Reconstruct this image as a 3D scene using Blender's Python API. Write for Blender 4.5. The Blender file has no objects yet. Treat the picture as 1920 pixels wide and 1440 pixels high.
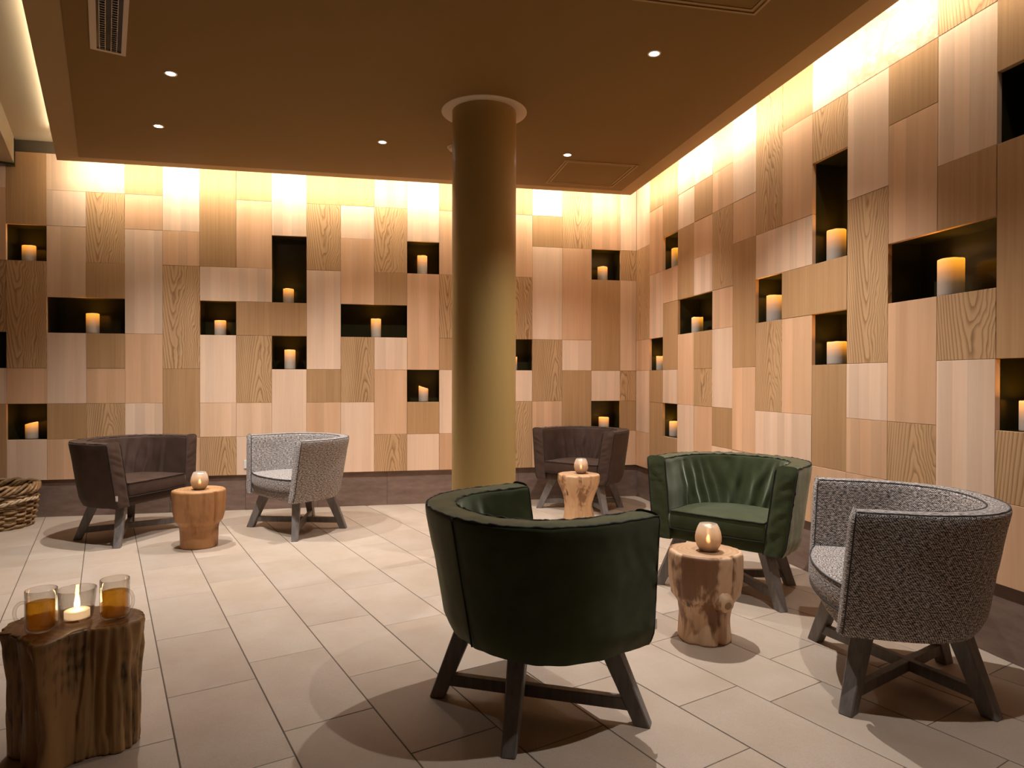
import bpy, math, random
import numpy as np
from mathutils import Vector, Matrix, noise

random.seed(7)
R = math.radians
M = 0.3                      # one wall module in metres
FLZ = 2.2                    # rows below row line 0 down to the floor
ZC, ZU = 2.93, 3.17          # dropped ceiling, upper ceiling
scn = bpy.context.scene
COL = scn.collection

# ------------------------------------------------------------------ camera
R2 = np.array([0.9795906, -0.2009962, 0.0016611])
U2 = np.array([-0.0003364, 0.0066243, 0.9999780])
FW = np.array([0.2010028, 0.9795696, -0.0064215])
CAM = np.array([-2.5506337, -6.2474399, 1.1686031])
FPX = 1240.8686
cd = bpy.data.cameras.new('camera')
cam = bpy.data.objects.new('camera', cd)
COL.objects.link(cam)
cd.sensor_width = 36.0
cd.lens = FPX / 1920 * 36.0
cd.clip_start = 0.05
cam.matrix_world = Matrix(((R2[0], U2[0], -FW[0], CAM[0]), (R2[1], U2[1], -FW[1], CAM[1]),
                           (R2[2], U2[2], -FW[2], CAM[2]), (0, 0, 0, 1)))
scn.camera = cam

# ------------------------------------------------------------------ light and exposure
EXPOSURE = 0.0
W_AMBIENT = 0.012
SPOT_W = 196.0
SPOT_COL = (1.0, 0.95, 0.91)
LED_STRENGTH = 155.0
LED_COL = (1.0, 0.88, 0.70)
vs = scn.view_settings
vs.view_transform = 'Standard'
vs.look = 'None'
vs.exposure = EXPOSURE
vs.gamma = 1.0
vs.use_curve_mapping = False
scn.cycles.use_denoising = True
scn.cycles.max_bounces = 10
scn.cycles.diffuse_bounces = 5
scn.cycles.transparent_max_bounces = 16
scn.cycles.sample_clamp_indirect = 6.0
scn.cycles.caustics_reflective = False
scn.cycles.caustics_refractive = False
w = bpy.data.worlds.new('world')
scn.world = w
w.use_nodes = True
w.node_tree.nodes['Background'].inputs[0].default_value = (1.0, 0.8, 0.6, 1)
w.node_tree.nodes['Background'].inputs[1].default_value = W_AMBIENT


def ray(x, y):
    return FW + R2 * (x - 960) / FPX + U2 * (720 - y) / FPX


def on_z(x, y, z):
    d = ray(x, y)
    return CAM + d * (z - CAM[2]) / d[2]


def on_y(x, y, v):
    d = ray(x, y)
    return CAM + d * (v - CAM[1]) / d[1]


def on_x(x, y, v):
    d = ray(x, y)
    return CAM + d * (v - CAM[0]) / d[0]


# ------------------------------------------------------------------ node helpers
class NT:
    def __init__(s, name):
        s.m = bpy.data.materials.new(name)
        s.m.use_nodes = True
        s.t = s.m.node_tree
        s.t.nodes.clear()
        s.out = s.t.nodes.new('ShaderNodeOutputMaterial')

    def set(s, sock, v):
        if isinstance(v, bpy.types.NodeSocket):
            s.t.links.new(v, sock)
        elif isinstance(v, (tuple, list)) and len(v) == 3 and sock.type == 'RGBA':
            sock.default_value = (*v, 1)
        else:
            sock.default_value = v

    def n(s, typ, out=0, props=None, **kw):
        nd = s.t.nodes.new('ShaderNode' + typ)
        for k, v in (props or {}).items():
            setattr(nd, k, v)
        for k, v in kw.items():
            key = int(k[1:]) if k[0] == 'i' and k[1:].isdigit() else k.replace('_', ' ')
            s.set(nd.inputs[key], v)
        return nd.outputs[out]

    def math(s, op, a, b=0.0, c=0.0):
        return s.n('Math', props=dict(operation=op), i0=a, i1=b, i2=c)

    def mix(s, f, a, b, mode='MIX'):
        return s.n('MixRGB', props=dict(blend_type=mode), i0=f, i1=a, i2=b)

    def ramp(s, f, stops, interp='LINEAR'):
        nd = s.t.nodes.new('ShaderNodeValToRGB')
        nd.color_ramp.interpolation = interp
        el = nd.color_ramp.elements
        while len(el) < len(stops):
            el.new(0.5)
        for e, (p, c) in zip(el, stops):
            e.position = p
            e.color = (*c, 1) if len(c) == 3 else c
        s.set(nd.inputs[0], f)
        return nd.outputs[0]

    def coords(s, kind='Object', scale=(1, 1, 1), rand=0.0):
        v = s.n('TexCoord', out=kind)
        if rand:
            r = s.n('ObjectInfo', out='Random')
            c = s.n('CombineXYZ', X=s.math('MULTIPLY', r, rand), Y=s.math('MULTIPLY', r, rand * 1.7), Z=s.math('MULTIPLY', r, rand * 2.3))
            v = s.n('VectorMath', props=dict(operation='ADD'), i0=v, i1=c)
        return s.n('Mapping', Vector=v, Scale=scale)

    def noise(s, vec, scale=5, detail=3, rough=0.5, out=0):
        return s.n('TexNoise', out=out, Vector=vec, Scale=scale, Detail=detail, Roughness=rough)

    def bump(s, h, strength=0.2, dist=0.01):
        return s.n('Bump', Height=h, Strength=strength, Distance=dist)

    def bsdf(s, **kw):
        o = s.n('BsdfPrincipled', **kw)
        s.t.links.new(o, s.out.inputs[0])
        return s.m

    def surf(s, o):
        s.t.links.new(o, s.out.inputs[0])
        return s.m


def plain(name, col, rough=0.6, metal=0.0, **kw):
    t = NT(name)
    return t.bsdf(Base_Color=col, Roughness=rough, Metallic=metal, **kw)


def rgb(r, g, b):
    f = lambda c: ((c / 255 + 0.055) / 1.055) ** 2.4 if c > 10 else c / 255 / 12.92
    return (f(r), f(g), f(b))


# ------------------------------------------------------------------ materials
def wood_panel(name, c_lo, c_hi, kind):
    t = NT(name)
    fine = t.noise(t.coords(scale=(150, 150, 3.2), rand=37), 1.0, 3, 0.6)
    broad = t.noise(t.coords(scale=(11, 11, 0.9), rand=53), 1.0, 2, 0.5)
    strip_v = t.coords(scale=(13, 0, 0), rand=3)
    strip = t.n('TexWhiteNoise', props=dict(noise_dimensions='1D'), W=t.math('FLOOR', t.n('SeparateXYZ', out=0, i0=strip_v)))
    rnd = t.n('ObjectInfo', out='Random')
    if kind == 'strong':
        p = t.n('TexCoord', out='Object')                      # crown cut: nested arches up the middle, straight lines at the sides
        px, pz = t.n('SeparateXYZ', out=0, i0=p), t.n('SeparateXYZ', out=2, i0=p)
        wob = t.noise(t.coords(scale=(5, 5, 2.2), rand=31), 1.0, 3, 0.55)
        u = t.math('ADD', px, t.math('ADD', t.math('MULTIPLY', t.math('SUBTRACT', rnd, 0.5), 0.16), t.math('MULTIPLY', t.math('SUBTRACT', wob, 0.5), 0.085)))
        c2 = t.math('MULTIPLY', t.math('POWER', t.math('ABSOLUTE', u), 1.35), 9.5)
        flip = t.math('SUBTRACT', t.math('MULTIPLY', t.math('GREATER_THAN', t.math('FRACT', t.math('MULTIPLY', rnd, 17.3)), 0.5), 2.0), 1.0)
        cc = t.math('ADD', c2, t.math('ADD', t.math('MULTIPLY', t.math("MULTIPLY", pz, flip), 0.62), t.math('MULTIPLY', wob, 0.55)))
        wv = t.math('FRACT', t.math("MULTIPLY", cc, 10.0))
        pore = t.noise(t.coords(scale=(210, 210, 4.5), rand=7), 1.0, 2, 0.5)
        lines = t.ramp(wv, [(0.0, (0.0, 0.0, 0.0)), (0.16, (0.35, 0.35, 0.35)), (0.45, (0.9, 0.9, 0.9)), (0.88, (1, 1, 1)), (1.0, (0.25, 0.25, 0.25))])
        f = t.math('ADD', t.math('MULTIPLY', lines, 0.46), t.math('ADD', t.math('MULTIPLY', fine, 0.30), t.math('MULTIPLY', pore, 0.24)))
    elif kind == 'fine':
        lines = t.noise(t.coords(scale=(75, 75, 1.1), rand=71), 1.0, 2, 0.5)
        f = t.math('ADD', t.math('MULTIPLY', lines, 0.55), t.math('MULTIPLY', fine, 0.45))
    elif kind == 'figured':
        mus = t.noise(t.coords(scale=(6, 6, 9), rand=11), 1.0, 5, 0.65)
        vein = t.math('ABSOLUTE', t.math('SUBTRACT', mus, 0.5))
        f = t.math('ADD', t.math('MULTIPLY', t.math('MINIMUM', t.math('MULTIPLY', vein, 9.0), 1.0), 0.6), t.math('MULTIPLY', broad, 0.5))
    else:
        f = t.math('ADD', t.math('MULTIPLY', broad, 0.55), t.math('MULTIPLY', fine, 0.45))
    f = t.math('ADD', f, t.math('MULTIPLY', t.math('SUBTRACT', broad, 0.5), 0.35))
    a = 0.30 if kind != 'strong' else 0.25
    col = t.ramp(f, [(a, c_lo), (0.72, c_hi)])
    amt = {'plain': 0.16, 'figured': 0.10}.get(kind, 0.08)
    tone = t.math('ADD', 1.0 - amt / 2, t.math('MULTIPLY', strip, amt))
    tone = t.math('MULTIPLY', tone, t.math('ADD', 0.94, t.math('MULTIPLY', rnd, 0.12)))
    col = t.mix(1.0, col, t.n('CombineXYZ', X=tone, Y=tone, Z=tone), 'MULTIPLY')
    return t.bsdf(Base_Color=col, Roughness=0.62, Normal=t.bump(f, 0.05, 0.002), Specular_IOR_Level=0.25)


P_HI, P_LO = (0.83, 0.60, 0.43), (0.76, 0.51, 0.345)
B_HI, B_LO = (0.74, 0.46, 0.275), (0.66, 0.385, 0.215)
O_HI, O_LO = (0.52, 0.31, 0.150), (0.42, 0.235, 0.105)
S_HI, S_LO = (0.58, 0.355, 0.180), (0.30, 0.160, 0.066)
WOOD = {
    'P': wood_panel('pale_maple', P_LO, P_HI, 'plain'),
    'Q': wood_panel('cream_maple', (0.70, 0.455, 0.28), (0.79, 0.535, 0.36), 'plain'),
    'B': wood_panel('beech', B_LO, B_HI, 'plain'),
    'O': wood_panel('fine_oak', O_LO, O_HI, 'fine'),
    'S': wood_panel('crown_cut_oak', S_LO, S_HI, 'strong'),
    'F': wood_panel('figured_maple', (0.60, 0.40, 0.25), (0.80, 0.57, 0.40), 'figured'),
}


def mat_tile():
    t = NT('beige_stone_tile')
    v = t.coords(scale=(1, 1, 1), rand=29)
    big = t.noise(v, 3.2, 4, 0.6)
    mid = t.noise(t.coords(scale=(1, 2.6, 1), rand=17), 7, 4, 0.6)
    fine = t.noise(v, 240, 2, 0.7)
    c = t.ramp(big, [(0.33, (0.44, 0.34, 0.25)), (0.66, (0.54, 0.455, 0.37))])
    c = t.mix(t.math('MULTIPLY', mid, 0.55), c, (0.52, 0.405, 0.32))
    c = t.mix(t.ramp(fine, [(0.40, (0.34, 0.34, 0.34)), (0.52, (0, 0, 0))]), c, (0.36, 0.28, 0.20))
    rnd = t.n('ObjectInfo', out='Random')
    tone = t.math('ADD', 0.90, t.math('MULTIPLY', rnd, 0.16))
    c = t.mix(1.0, c, t.n('CombineXYZ', X=tone, Y=tone, Z=tone), 'MULTIPLY')
    return t.bsdf(Base_Color=c, Roughness=t.math('ADD', 0.42, t.math('MULTIPLY', fine, 0.2)), Normal=t.bump(fine, 0.06, 0.002))


def mat_skirting():
    t = NT('brown_skirting_tile')
    a = t.noise(t.coords(scale=(2, 2, 7), rand=13), 3.0, 5, 0.65)
    b = t.noise(t.coords(rand=5), 60, 3, 0.6)
    c = t.ramp(a, [(0.3, (0.155, 0.098, 0.073)), (0.7, (0.24, 0.162, 0.127))])
    return t.bsdf(Base_Color=c, Roughness=0.5, Normal=t.bump(b, 0.08, 0.002))


def mat_plaster(name, col, rough=0.75):
    t = NT(name)
    a = t.noise(t.coords(), 90, 3, 0.6)
    b = t.noise(t.coords(), 0.9, 3, 0.5)
    c = t.mix(t.math('MULTIPLY', b, 0.35), col, tuple(x * 0.82 for x in col))
    return t.bsdf(Base_Color=c, Roughness=rough, Normal=t.bump(a, 0.04, 0.002), Specular_IOR_Level=0.25)


def mat_felt(name, c0, c1, sheen=0.25, rough=0.85):
    t = NT(name)
    v = t.coords('UV')
    a = t.noise(v, 9, 3, 0.6)
    b = t.noise(v, 900, 2, 0.6)
    wv = t.n('TexWave', props=dict(bands_direction='DIAGONAL'), Vector=v, Scale=420, Distortion=2.0)
    c = t.ramp(t.math('ADD', t.math('MULTIPLY', a, 0.5), t.math('MULTIPLY', b, 0.5)), [(0.35, c0), (0.68, c1)])
    return t.bsdf(Base_Color=c, Roughness=rough, Sheen_Weight=sheen, Sheen_Roughness=0.38, Sheen_Tint=(0.80, 0.86, 0.70, 1),
                  Specular_IOR_Level=0.2, Normal=t.bump(t.math('ADD', b, wv), 0.12, 0.001))


def mat_tweed():
    t = NT('grey_tweed')
    uv = t.coords('UV')
    wob = t.n('VectorMath', props=dict(operation='ADD'), i0=uv,
              i1=t.n('VectorMath', props=dict(operation='SCALE'), i0=t.noise(uv, 55, 2, 0.5, out=1), Scale=0.006))
    sx, sy = t.n('SeparateXYZ', out=0, i0=wob), t.n('SeparateXYZ', out=1, i0=wob)
    wx = t.math('SINE', t.math('MULTIPLY', sx, 2 * math.pi / 0.0085))
    wy = t.math('SINE', t.math('MULTIPLY', sy, 2 * math.pi / 0.0078))
    chk = t.math('MULTIPLY', wx, wy)
    slub = t.noise(t.coords('UV', scale=(70, 190, 1)), 1.0, 2, 0.6)
    br = t.math('ADD', t.math('ADD', 0.5, t.math('MULTIPLY', chk, 0.42)), t.math('MULTIPLY', t.math('SUBTRACT', slub, 0.5), 1.9))
    c = t.ramp(br, [(0.22, (0.016, 0.012, 0.010)), (0.52, (0.25, 0.22, 0.20)), (0.85, (0.80, 0.73, 0.69))])
    return t.bsdf(Base_Color=c, Roughness=0.9, Specular_IOR_Level=0.15, Sheen_Weight=0.1, Normal=t.bump(br, 0.45, 0.0015))


def mat_teak(name, light, dark, bias=0.5, grain=1.0, zs=0.42, soft=1.0):
    t = NT(name)
    v = t.coords(scale=(1, 1, zs), rand=0)
    patch = t.n('TexNoise', Vector=v, Scale=4.6, Detail=2.2, Roughness=0.45, Distortion=0.6)
    lines = t.noise(t.coords(scale=(60, 60, 5)), 1.0, 4, 0.65)
    swirl = t.n('TexWave', props=dict(wave_type='RINGS', rings_direction='Y'), Vector=t.coords(scale=(1, 1, 0.5)), Scale=11, Distortion=9,
                Detail=3, Detail_Scale=1.6)
    f = t.math('ADD', t.math('MULTIPLY', patch, 0.78), t.math('ADD', t.math('MULTIPLY', lines, 0.16 * grain), t.math('MULTIPLY', swirl, 0.025 * grain)))
    mid = tuple((a * 0.55 + b * 0.45) for a, b in zip(light, dark))
    c = t.ramp(f, [(bias - 0.025 - 0.09 * soft, dark), (bias - 0.025 - 0.035 * soft, mid), (bias - 0.025 + 0.04 * soft, light), (bias + 0.3, tuple(min(1, x * 1.12) for x in light))])
    crack = t.noise(t.coords(scale=(26, 26, 2.2)), 1.0, 3, 0.5)
    c = t.mix(t.ramp(crack, [(0.29, (1, 1, 1)), (0.34, (0, 0, 0))]), c, tuple(x * 0.35 for x in dark))
    return t.bsdf(Base_Color=c, Roughness=0.5, Normal=t.bump(f, 0.25, 0.006))


def mat_endgrain(name, light, dark):
    t = NT(name)
    v = t.coords(scale=(1, 1, 0.2))
    wv = t.n('TexWave', props=dict(wave_type='RINGS', rings_direction='Z'), Vector=v, Scale=13, Distortion=7.0, Detail=3, Detail_Scale=1.0)
    rad = t.noise(v, 9, 4, 0.6)
    f = t.math('ADD', t.math('MULTIPLY', wv, 0.22), t.math('MULTIPLY', rad, 0.78))
    c = t.ramp(f, [(0.25, dark), (0.75, light)])
    return t.bsdf(Base_Color=c, Roughness=0.48, Normal=t.bump(f, 0.12, 0.003))


MT = mat_tile()
MGROUT = plain('tile_grout', (0.13, 0.095, 0.07), 0.9)
MSKIRT = mat_skirting()
MCEIL = mat_plaster('brown_ceiling_paint', (0.195, 0.112, 0.028))
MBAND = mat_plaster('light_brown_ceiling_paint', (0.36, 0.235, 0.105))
MUP = mat_plaster('sand_ceiling_paint', (0.46, 0.37, 0.24))
MPIL = mat_plaster('taupe_pillar_paint', (0.42, 0.285, 0.105), 0.36)
MRING = mat_plaster('cream_trim_paint', (0.55, 0.44, 0.31))
MWALL = mat_plaster('brown_wall_paint', (0.07, 0.045, 0.028))
MFRIEZE = mat_plaster('shaded_frieze_paint', (0.10, 0.075, 0.045))  # brown plaster, darkened in its colour to look unlit
MNICHE = plain('smoked_black_glass', (0.030, 0.027, 0.010), 0.22, Specular_IOR_Level=0.5)
MGREEN = mat_felt('green_wool_felt', (0.031, 0.040, 0.0125), (0.056, 0.070, 0.028), 1.0)
MBROWN = mat_felt('brown_canvas', (0.047, 0.0255, 0.0175), (0.080, 0.046, 0.033), 0.12, 0.62)
MTWEED = mat_tweed()
MPIPE_D = plain('dark_piping_cord', (0.012, 0.010, 0.008), 0.8)
MPIPE_B = plain('brown_piping_cord', (0.018, 0.010, 0.008), 0.7)
MPIPE_G = plain('grey_piping_cord', (0.045, 0.042, 0.045), 0.8)
MTWEEDP = mat_felt('light_grey_weave', (0.15, 0.138, 0.132), (0.36, 0.335, 0.32), 0.1, 0.9)
MTAG = plain('white_woven_tag', (0.75, 0.72, 0.68), 0.8)
MTAGD = plain('black_woven_tag', (0.02, 0.02, 0.02), 0.8)


def mat_leg():
    t = NT('grey_stained_wood')
    a = t.noise(t.coords(scale=(50, 50, 6)), 1.0, 4, 0.6)
    return t.bsdf(Base_Color=t.ramp(a, [(0.3, (0.135, 0.118, 0.108)), (0.7, (0.215, 0.192, 0.178))]), Roughness=0.45, Normal=t.bump(a, 0.08, 0.002))


MLEG = mat_leg()


def mat_emit(name, col, s):
    t = NT(name)
    return t.surf(t.n('Emission', Color=col, Strength=s))


MLED = mat_emit('warm_led_tape', LED_COL, LED_STRENGTH)
MLED2 = mat_emit('cooler_led_tape', (1.0, 0.86, 0.68), LED_STRENGTH * 0.20)
MLED3 = mat_emit('bright_led_tape', LED_COL, LED_STRENGTH * 1.6)
MLENS = mat_emit('downlight_lens_glow', (1.0, 0.88, 0.82), 40.0)


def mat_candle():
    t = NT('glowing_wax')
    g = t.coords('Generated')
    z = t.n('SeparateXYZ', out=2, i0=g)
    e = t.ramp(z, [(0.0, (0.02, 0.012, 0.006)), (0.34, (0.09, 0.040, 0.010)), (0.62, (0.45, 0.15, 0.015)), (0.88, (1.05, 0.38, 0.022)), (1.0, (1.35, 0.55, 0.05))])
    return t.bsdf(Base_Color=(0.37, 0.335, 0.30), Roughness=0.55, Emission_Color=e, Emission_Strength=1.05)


MWAX = mat_candle()
MWAXTOP = mat_emit('candle_well_glow', (1.0, 0.45, 0.07), 20.0)
MFLAME = mat_emit('flame', (1.0, 0.60, 0.26), 60.0)
MWICK = plain('wick', (0.02, 0.015, 0.01), 0.9)
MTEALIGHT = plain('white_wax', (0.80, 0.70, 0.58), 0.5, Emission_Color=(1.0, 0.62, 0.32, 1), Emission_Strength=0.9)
MALU = plain('aluminium', (0.7, 0.68, 0.65), 0.3, 1.0)


def mat_clear_glass(name, tint=(0.98, 0.98, 0.97)):
    t = NT(name)
    fa = t.n('LayerWeight', out=1, Blend=0.5)
    f = t.math('ADD', t.math('MULTIPLY', t.math('POWER', fa, 3.5), 0.75), 0.045)
    return t.surf(t.n('MixShader', i0=f, i1=t.n('BsdfTransparent', Color=t.ramp(t.math('POWER', fa, 2.0), [(0.0, tint), (0.35, tuple(x * 0.86 for x in tint)), (1.0, (0.30, 0.25, 0.22))])), i2=t.n('BsdfGlossy', Color=(1, 1, 1), Roughness=0.03)))


MGLASS = mat_clear_glass('clear_glass', (0.93, 0.92, 0.90))


def mat_tea():
    t = NT('amber_tea')
    fr = t.math('ADD', t.math('MULTIPLY', t.math('POWER', t.n('LayerWeight', out=1, Blend=0.5), 4.0), 0.4), 0.02)
    tr = t.n('BsdfTransparent', Color=(0.93, 0.68, 0.20))
    df = t.n('BsdfTranslucent', Color=(0.80, 0.47, 0.06))
    a = t.n('MixShader', i0=0.22, i1=tr, i2=df)
    return t.surf(t.n('MixShader', i0=fr, i1=a, i2=t.n('BsdfGlossy', Roughness=0.05)))


MTEA = mat_tea()


def mat_votive():
    t = NT('frosted_copper_glass')
    z = t.n('SeparateXYZ', out=2, i0=t.coords('Generated'))
    col = t.ramp(z, [(0.0, (0.33, 0.25, 0.19)), (0.45, (0.60, 0.50, 0.42)), (0.72, (0.80, 0.75, 0.71)), (1.0, (0.90, 0.88, 0.86))])
    body = t.n('MixShader', i0=0.5, i1=t.n('BsdfTranslucent', Color=col), i2=t.n('BsdfTransparent', Color=col))
    gl = t.n('BsdfGlossy', Color=col, Roughness=0.32)
    df = t.n('BsdfDiffuse', Color=col)
    sk = t.n('MixShader', i0=0.45, i1=df, i2=gl)
    f = t.ramp(z, [(0.0, (0.72, 0.72, 0.72)), (0.55, (0.50, 0.50, 0.50)), (1.0, (0.30, 0.30, 0.30))])
    return t.surf(t.n('MixShader', i0=f, i1=body, i2=sk))


MVOT = mat_votive()


def mat_wicker():
    t = NT('willow_cane')
    a = t.noise(t.coords(), 28, 4, 0.6)
    rnd = t.n('ObjectInfo', out='Random')
    c = t.ramp(a, [(0.3, (0.14, 0.075, 0.028)), (0.55, (0.30, 0.175, 0.075)), (0.75, (0.42, 0.28, 0.15))])
    tone = t.math('ADD', 0.75, t.math('MULTIPLY', rnd, 0.5))
    c = t.mix(1.0, c, t.n('CombineXYZ', X=tone, Y=tone, Z=tone), 'MULTIPLY')
    return t.bsdf(Base_Color=c, Roughness=0.5, Normal=t.bump(a, 0.1, 0.003))


MWICK2 = mat_wicker()
MROPE = plain('pale_seagrass_rope', (0.50, 0.36, 0.22), 0.8)
TEAK_PALE = mat_teak('pale_teak_root', (0.70, 0.46, 0.28), (0.25, 0.115, 0.050), 0.462, 0.8, 0.62, 0.32)
TEAK_WARM = mat_teak('orange_teak_root', (0.46, 0.225, 0.085), (0.22, 0.088, 0.027), 0.46)
TEAK_MID = mat_teak('streaked_teak_root', (0.60, 0.37, 0.195), (0.27, 0.130, 0.056), 0.475, 1.2, 0.35, 0.35)
TEAK_DARK = mat_teak('aged_teak_root', (0.40, 0.235, 0.088), (0.040, 0.018, 0.006), 0.50, 1.6, 0.20, 0.7)
END_PALE = mat_endgrain('pale_teak_end', (0.62, 0.40, 0.235), (0.45, 0.255, 0.135))
END_WARM = mat_endgrain('orange_teak_end', (0.56, 0.32, 0.15), (0.38, 0.185, 0.075))
END_DARK = mat_endgrain('aged_teak_end', (0.36, 0.20, 0.085), (0.19, 0.095, 0.038))


# ------------------------------------------------------------------ mesh helpers
def link(o, parent=None):
    COL.objects.link(o)
    if parent is not None:
        o.parent = parent
    return o


def mesh_obj(name, verts, faces, mat, parent=None, smooth=False, uvs=None, loc=None, rz=None):
    me = bpy.data.meshes.new(name)
    me.from_pydata([tuple(map(float, v)) for v in verts], [], faces)
    if uvs is not None:
        ul = me.uv_layers.new(name='UVMap')
        li = np.zeros(len(me.loops), dtype=np.int32)
        me.loops.foreach_get('vertex_index', li)
        ul.data.foreach_set('uv', np.asarray(uvs, dtype=np.float32)[li].ravel())
    if smooth:
        me.polygons.foreach_set('use_smooth', [True] * len(me.polygons))
    me.update()
    if mat is not None:
        me.materials.append(mat)
    o = bpy.data.objects.new(name, me)
    if loc is not None:
        o.location = loc
    if rz is not None:
        o.rotation_euler = (0, 0, rz)
    return link(o, parent)


def thing(name, label, cat, loc=(0, 0, 0), rz=0.0, group=None):
    o = bpy.data.objects.new(name, None)
    o.empty_display_size = 0.1
    o.location = loc
    o.rotation_euler = (0, 0, rz)
    o['label'] = label
    o['category'] = cat
    if group:
        o['group'] = group
    return link(o)


def structure(o):
    o['kind'] = 'structure'
    return o


class MB:
    def __init__(s):
        s.v, s.f = [], []

    def add(s, v, f):
        n = len(s.v)
        s.v += [tuple(p) for p in v]
        s.f += [tuple(i + n for i in q) for q in f]
        return s

    def box(s, x0, x1, y0, y1, z0, z1, bev=0.0):
        if bev <= 0:
            v = [(x, y, z) for z in (z0, z1) for y in (y0, y1) for x in (x0, x1)]
            f = [(0, 2, 3, 1), (4, 5, 7, 6), (0, 1, 5, 4), (2, 6, 7, 3), (0, 4, 6, 2), (1, 3, 7, 5)]
            return s.add(v, f)
        b = bev
        v, f = [], []
        xs, ys, zs = (x0, x1), (y0, y1), (z0, z1)
        idx = {}
        for i in (0, 1):
            for j in (0, 1):
                for k in (0, 1):
                    sx, sy, sz = (1 - 2 * i), (1 - 2 * j), (1 - 2 * k)
                    for a in range(3):
                        p = [xs[i] + sx * b, ys[j] + sy * b, zs[k] + sz * b]
                        p[a] = (xs[i], ys[j], zs[k])[a]
                        idx[(i, j, k, a)] = len(v)
                        v.append(tuple(p))
        for a in range(3):
            o = [c for c in range(3) if c != a]
            for e in (0, 1):
                q = []
                for (p0, p1) in ((0, 0), (1, 0), (1, 1), (0, 1)):
                    t = [0, 0, 0]
                    t[a], t[o[0]], t[o[1]] = e, p0, p1
                    q.append(idx[(*t, a)])
                f.append(q)
        for a in range(3):                       # edge chamfers along axis a
            o = [c for c in range(3) if c != a]
            for p0 in (0, 1):
                for p1 in (0, 1):
                    t0, t1 = [0, 0, 0], [0, 0, 0]
                    t0[o[0]] = t1[o[0]] = p0
                    t0[o[1]] = t1[o[1]] = p1
                    t1[a] = 1
                    f.append([idx[(*t0, o[0])], idx[(*t1, o[0])], idx[(*t1, o[1])], idx[(*t0, o[1])]])
        for i in (0, 1):
            for j in (0, 1):
                for k in (0, 1):
                    f.append([idx[(i, j, k, 0)], idx[(i, j, k, 1)], idx[(i, j, k, 2)]])
        return s.add(v, f)

    def tube(s, pts, r, n=6, closed=False, cap=True):
        pts = [Vector(p) for p in pts]
        N = len(pts)
        rr = r if hasattr(r, '__len__') else [r] * N
        v, f = [], []
        prev = None
        for i, p in enumerate(pts):
            a = pts[(i - 1) % N] if (closed or i > 0) else p
            b = pts[(i + 1) % N] if (closed or i < N - 1) else p
            t = (b - a).normalized()
            if prev is None:
                ref = Vector((0, 0, 1)) if abs(t.z) < 0.9 else Vector((1, 0, 0))
                u = t.cross(ref).normalized()
            else:
                u = (prev - t * prev.dot(t)).normalized()
            prev = u
            w_ = t.cross(u)
            for k in range(n):
                c = 2 * math.pi * k / n
                v.append(p + (u * math.cos(c) + w_ * math.sin(c)) * rr[i])
        for i in range(N if closed else N - 1):
            j = (i + 1) % N
            for k in range(n):
                f.append((i * n + k, i * n + (k + 1) % n, j * n + (k + 1) % n, j * n + k))
        if cap and not closed:
            f.append(tuple(range(n))[::-1])
            f.append(tuple((N - 1) * n + k for k in range(n)))
        return s.add(v, f)

    def lathe(s, prof, n=32, cx=0, cy=0, close_bottom=False, close_top=False):
        v, f = [], []
        for (r, z) in prof:
            for k in range(n):
                c = 2 * math.pi * k / n
                v.append((cx + r * math.cos(c), cy + r * math.sin(c), z))
        for i in range(len(prof) - 1):
            for k in range(n):
                f.append((i * n + k, i * n + (k + 1) % n, (i + 1) * n + (k + 1) % n, (i + 1) * n + k))
        if close_bottom:
            f.append(tuple(range(n))[::-1])
        if close_top:
            f.append(tuple((len(prof) - 1) * n + k for k in range(n)))
        return s.add(v, f)

    def prism(s, poly, z0, z1):
        n = len(poly)
        v = [(x, y, z0) for x, y in poly] + [(x, y, z1) for x, y in poly]
        f = [tuple(range(n))[::-1], tuple(range(n, 2 * n))]
        f += [(i, (i + 1) % n, n + (i + 1) % n, n + i) for i in range(n)]
        return s.add(v, f)

    def build(s, name, mat, parent=None, smooth=False, loc=None, rz=None):
        return mesh_obj(name, s.v, s.f, mat, parent, smooth, None, loc, rz)


def grid_faces(nu, nv, closed_u=False):
    f = []
    for i in range(nu if closed_u else nu - 1):
        j = (i + 1) % nu
        for k in range(nv - 1):
            f.append((i * nv + k, j * nv + k, j * nv + k + 1, i * nv + k + 1))
    return f


def N3(x, y, z):
    return noise.noise(Vector((x, y, z)))


def clip_poly(poly, a, b, c):
    """keep the part of poly where a*x + b*y <= c"""
    out = []
    for i in range(len(poly)):
        p, q = poly[i], poly[(i + 1) % len(poly)]
        dp, dq = a * p[0] + b * p[1] - c, a * q[0] + b * q[1] - c
        if dp <= 0:
            out.append(p)
        if dp * dq < 0:
            t = dp / (dp - dq)
            out.append((p[0] + (q[0] - p[0]) * t, p[1] + (q[1] - p[1]) * t))
    return out


# ------------------------------------------------------------------ room shell
DA = R(-70)
D = np.array([math.cos(DA), math.sin(DA)])         # run of the left side, the tiles and the left ceiling edge
NV = np.array([-math.sin(DA), math.cos(DA)])       # across it, towards the right
YR = -8.3
LW = np.array([-6.45, 0.0])                          # where the left wall meets the back wall
room_half = [(1, 0, 0.03), (0, 1, 0.03), (0, -1, -YR), (-NV[0], -NV[1], -(LW @ NV))]   # a x + b y <= c

floor = structure(MB().prism([(-6.6, 0.3), (0.3, 0.3), (0.3, YR - 0.2), (-3.3, YR - 0.2)][::-1], -0.08, -0.0022).build('floor', MGROUT))
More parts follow.
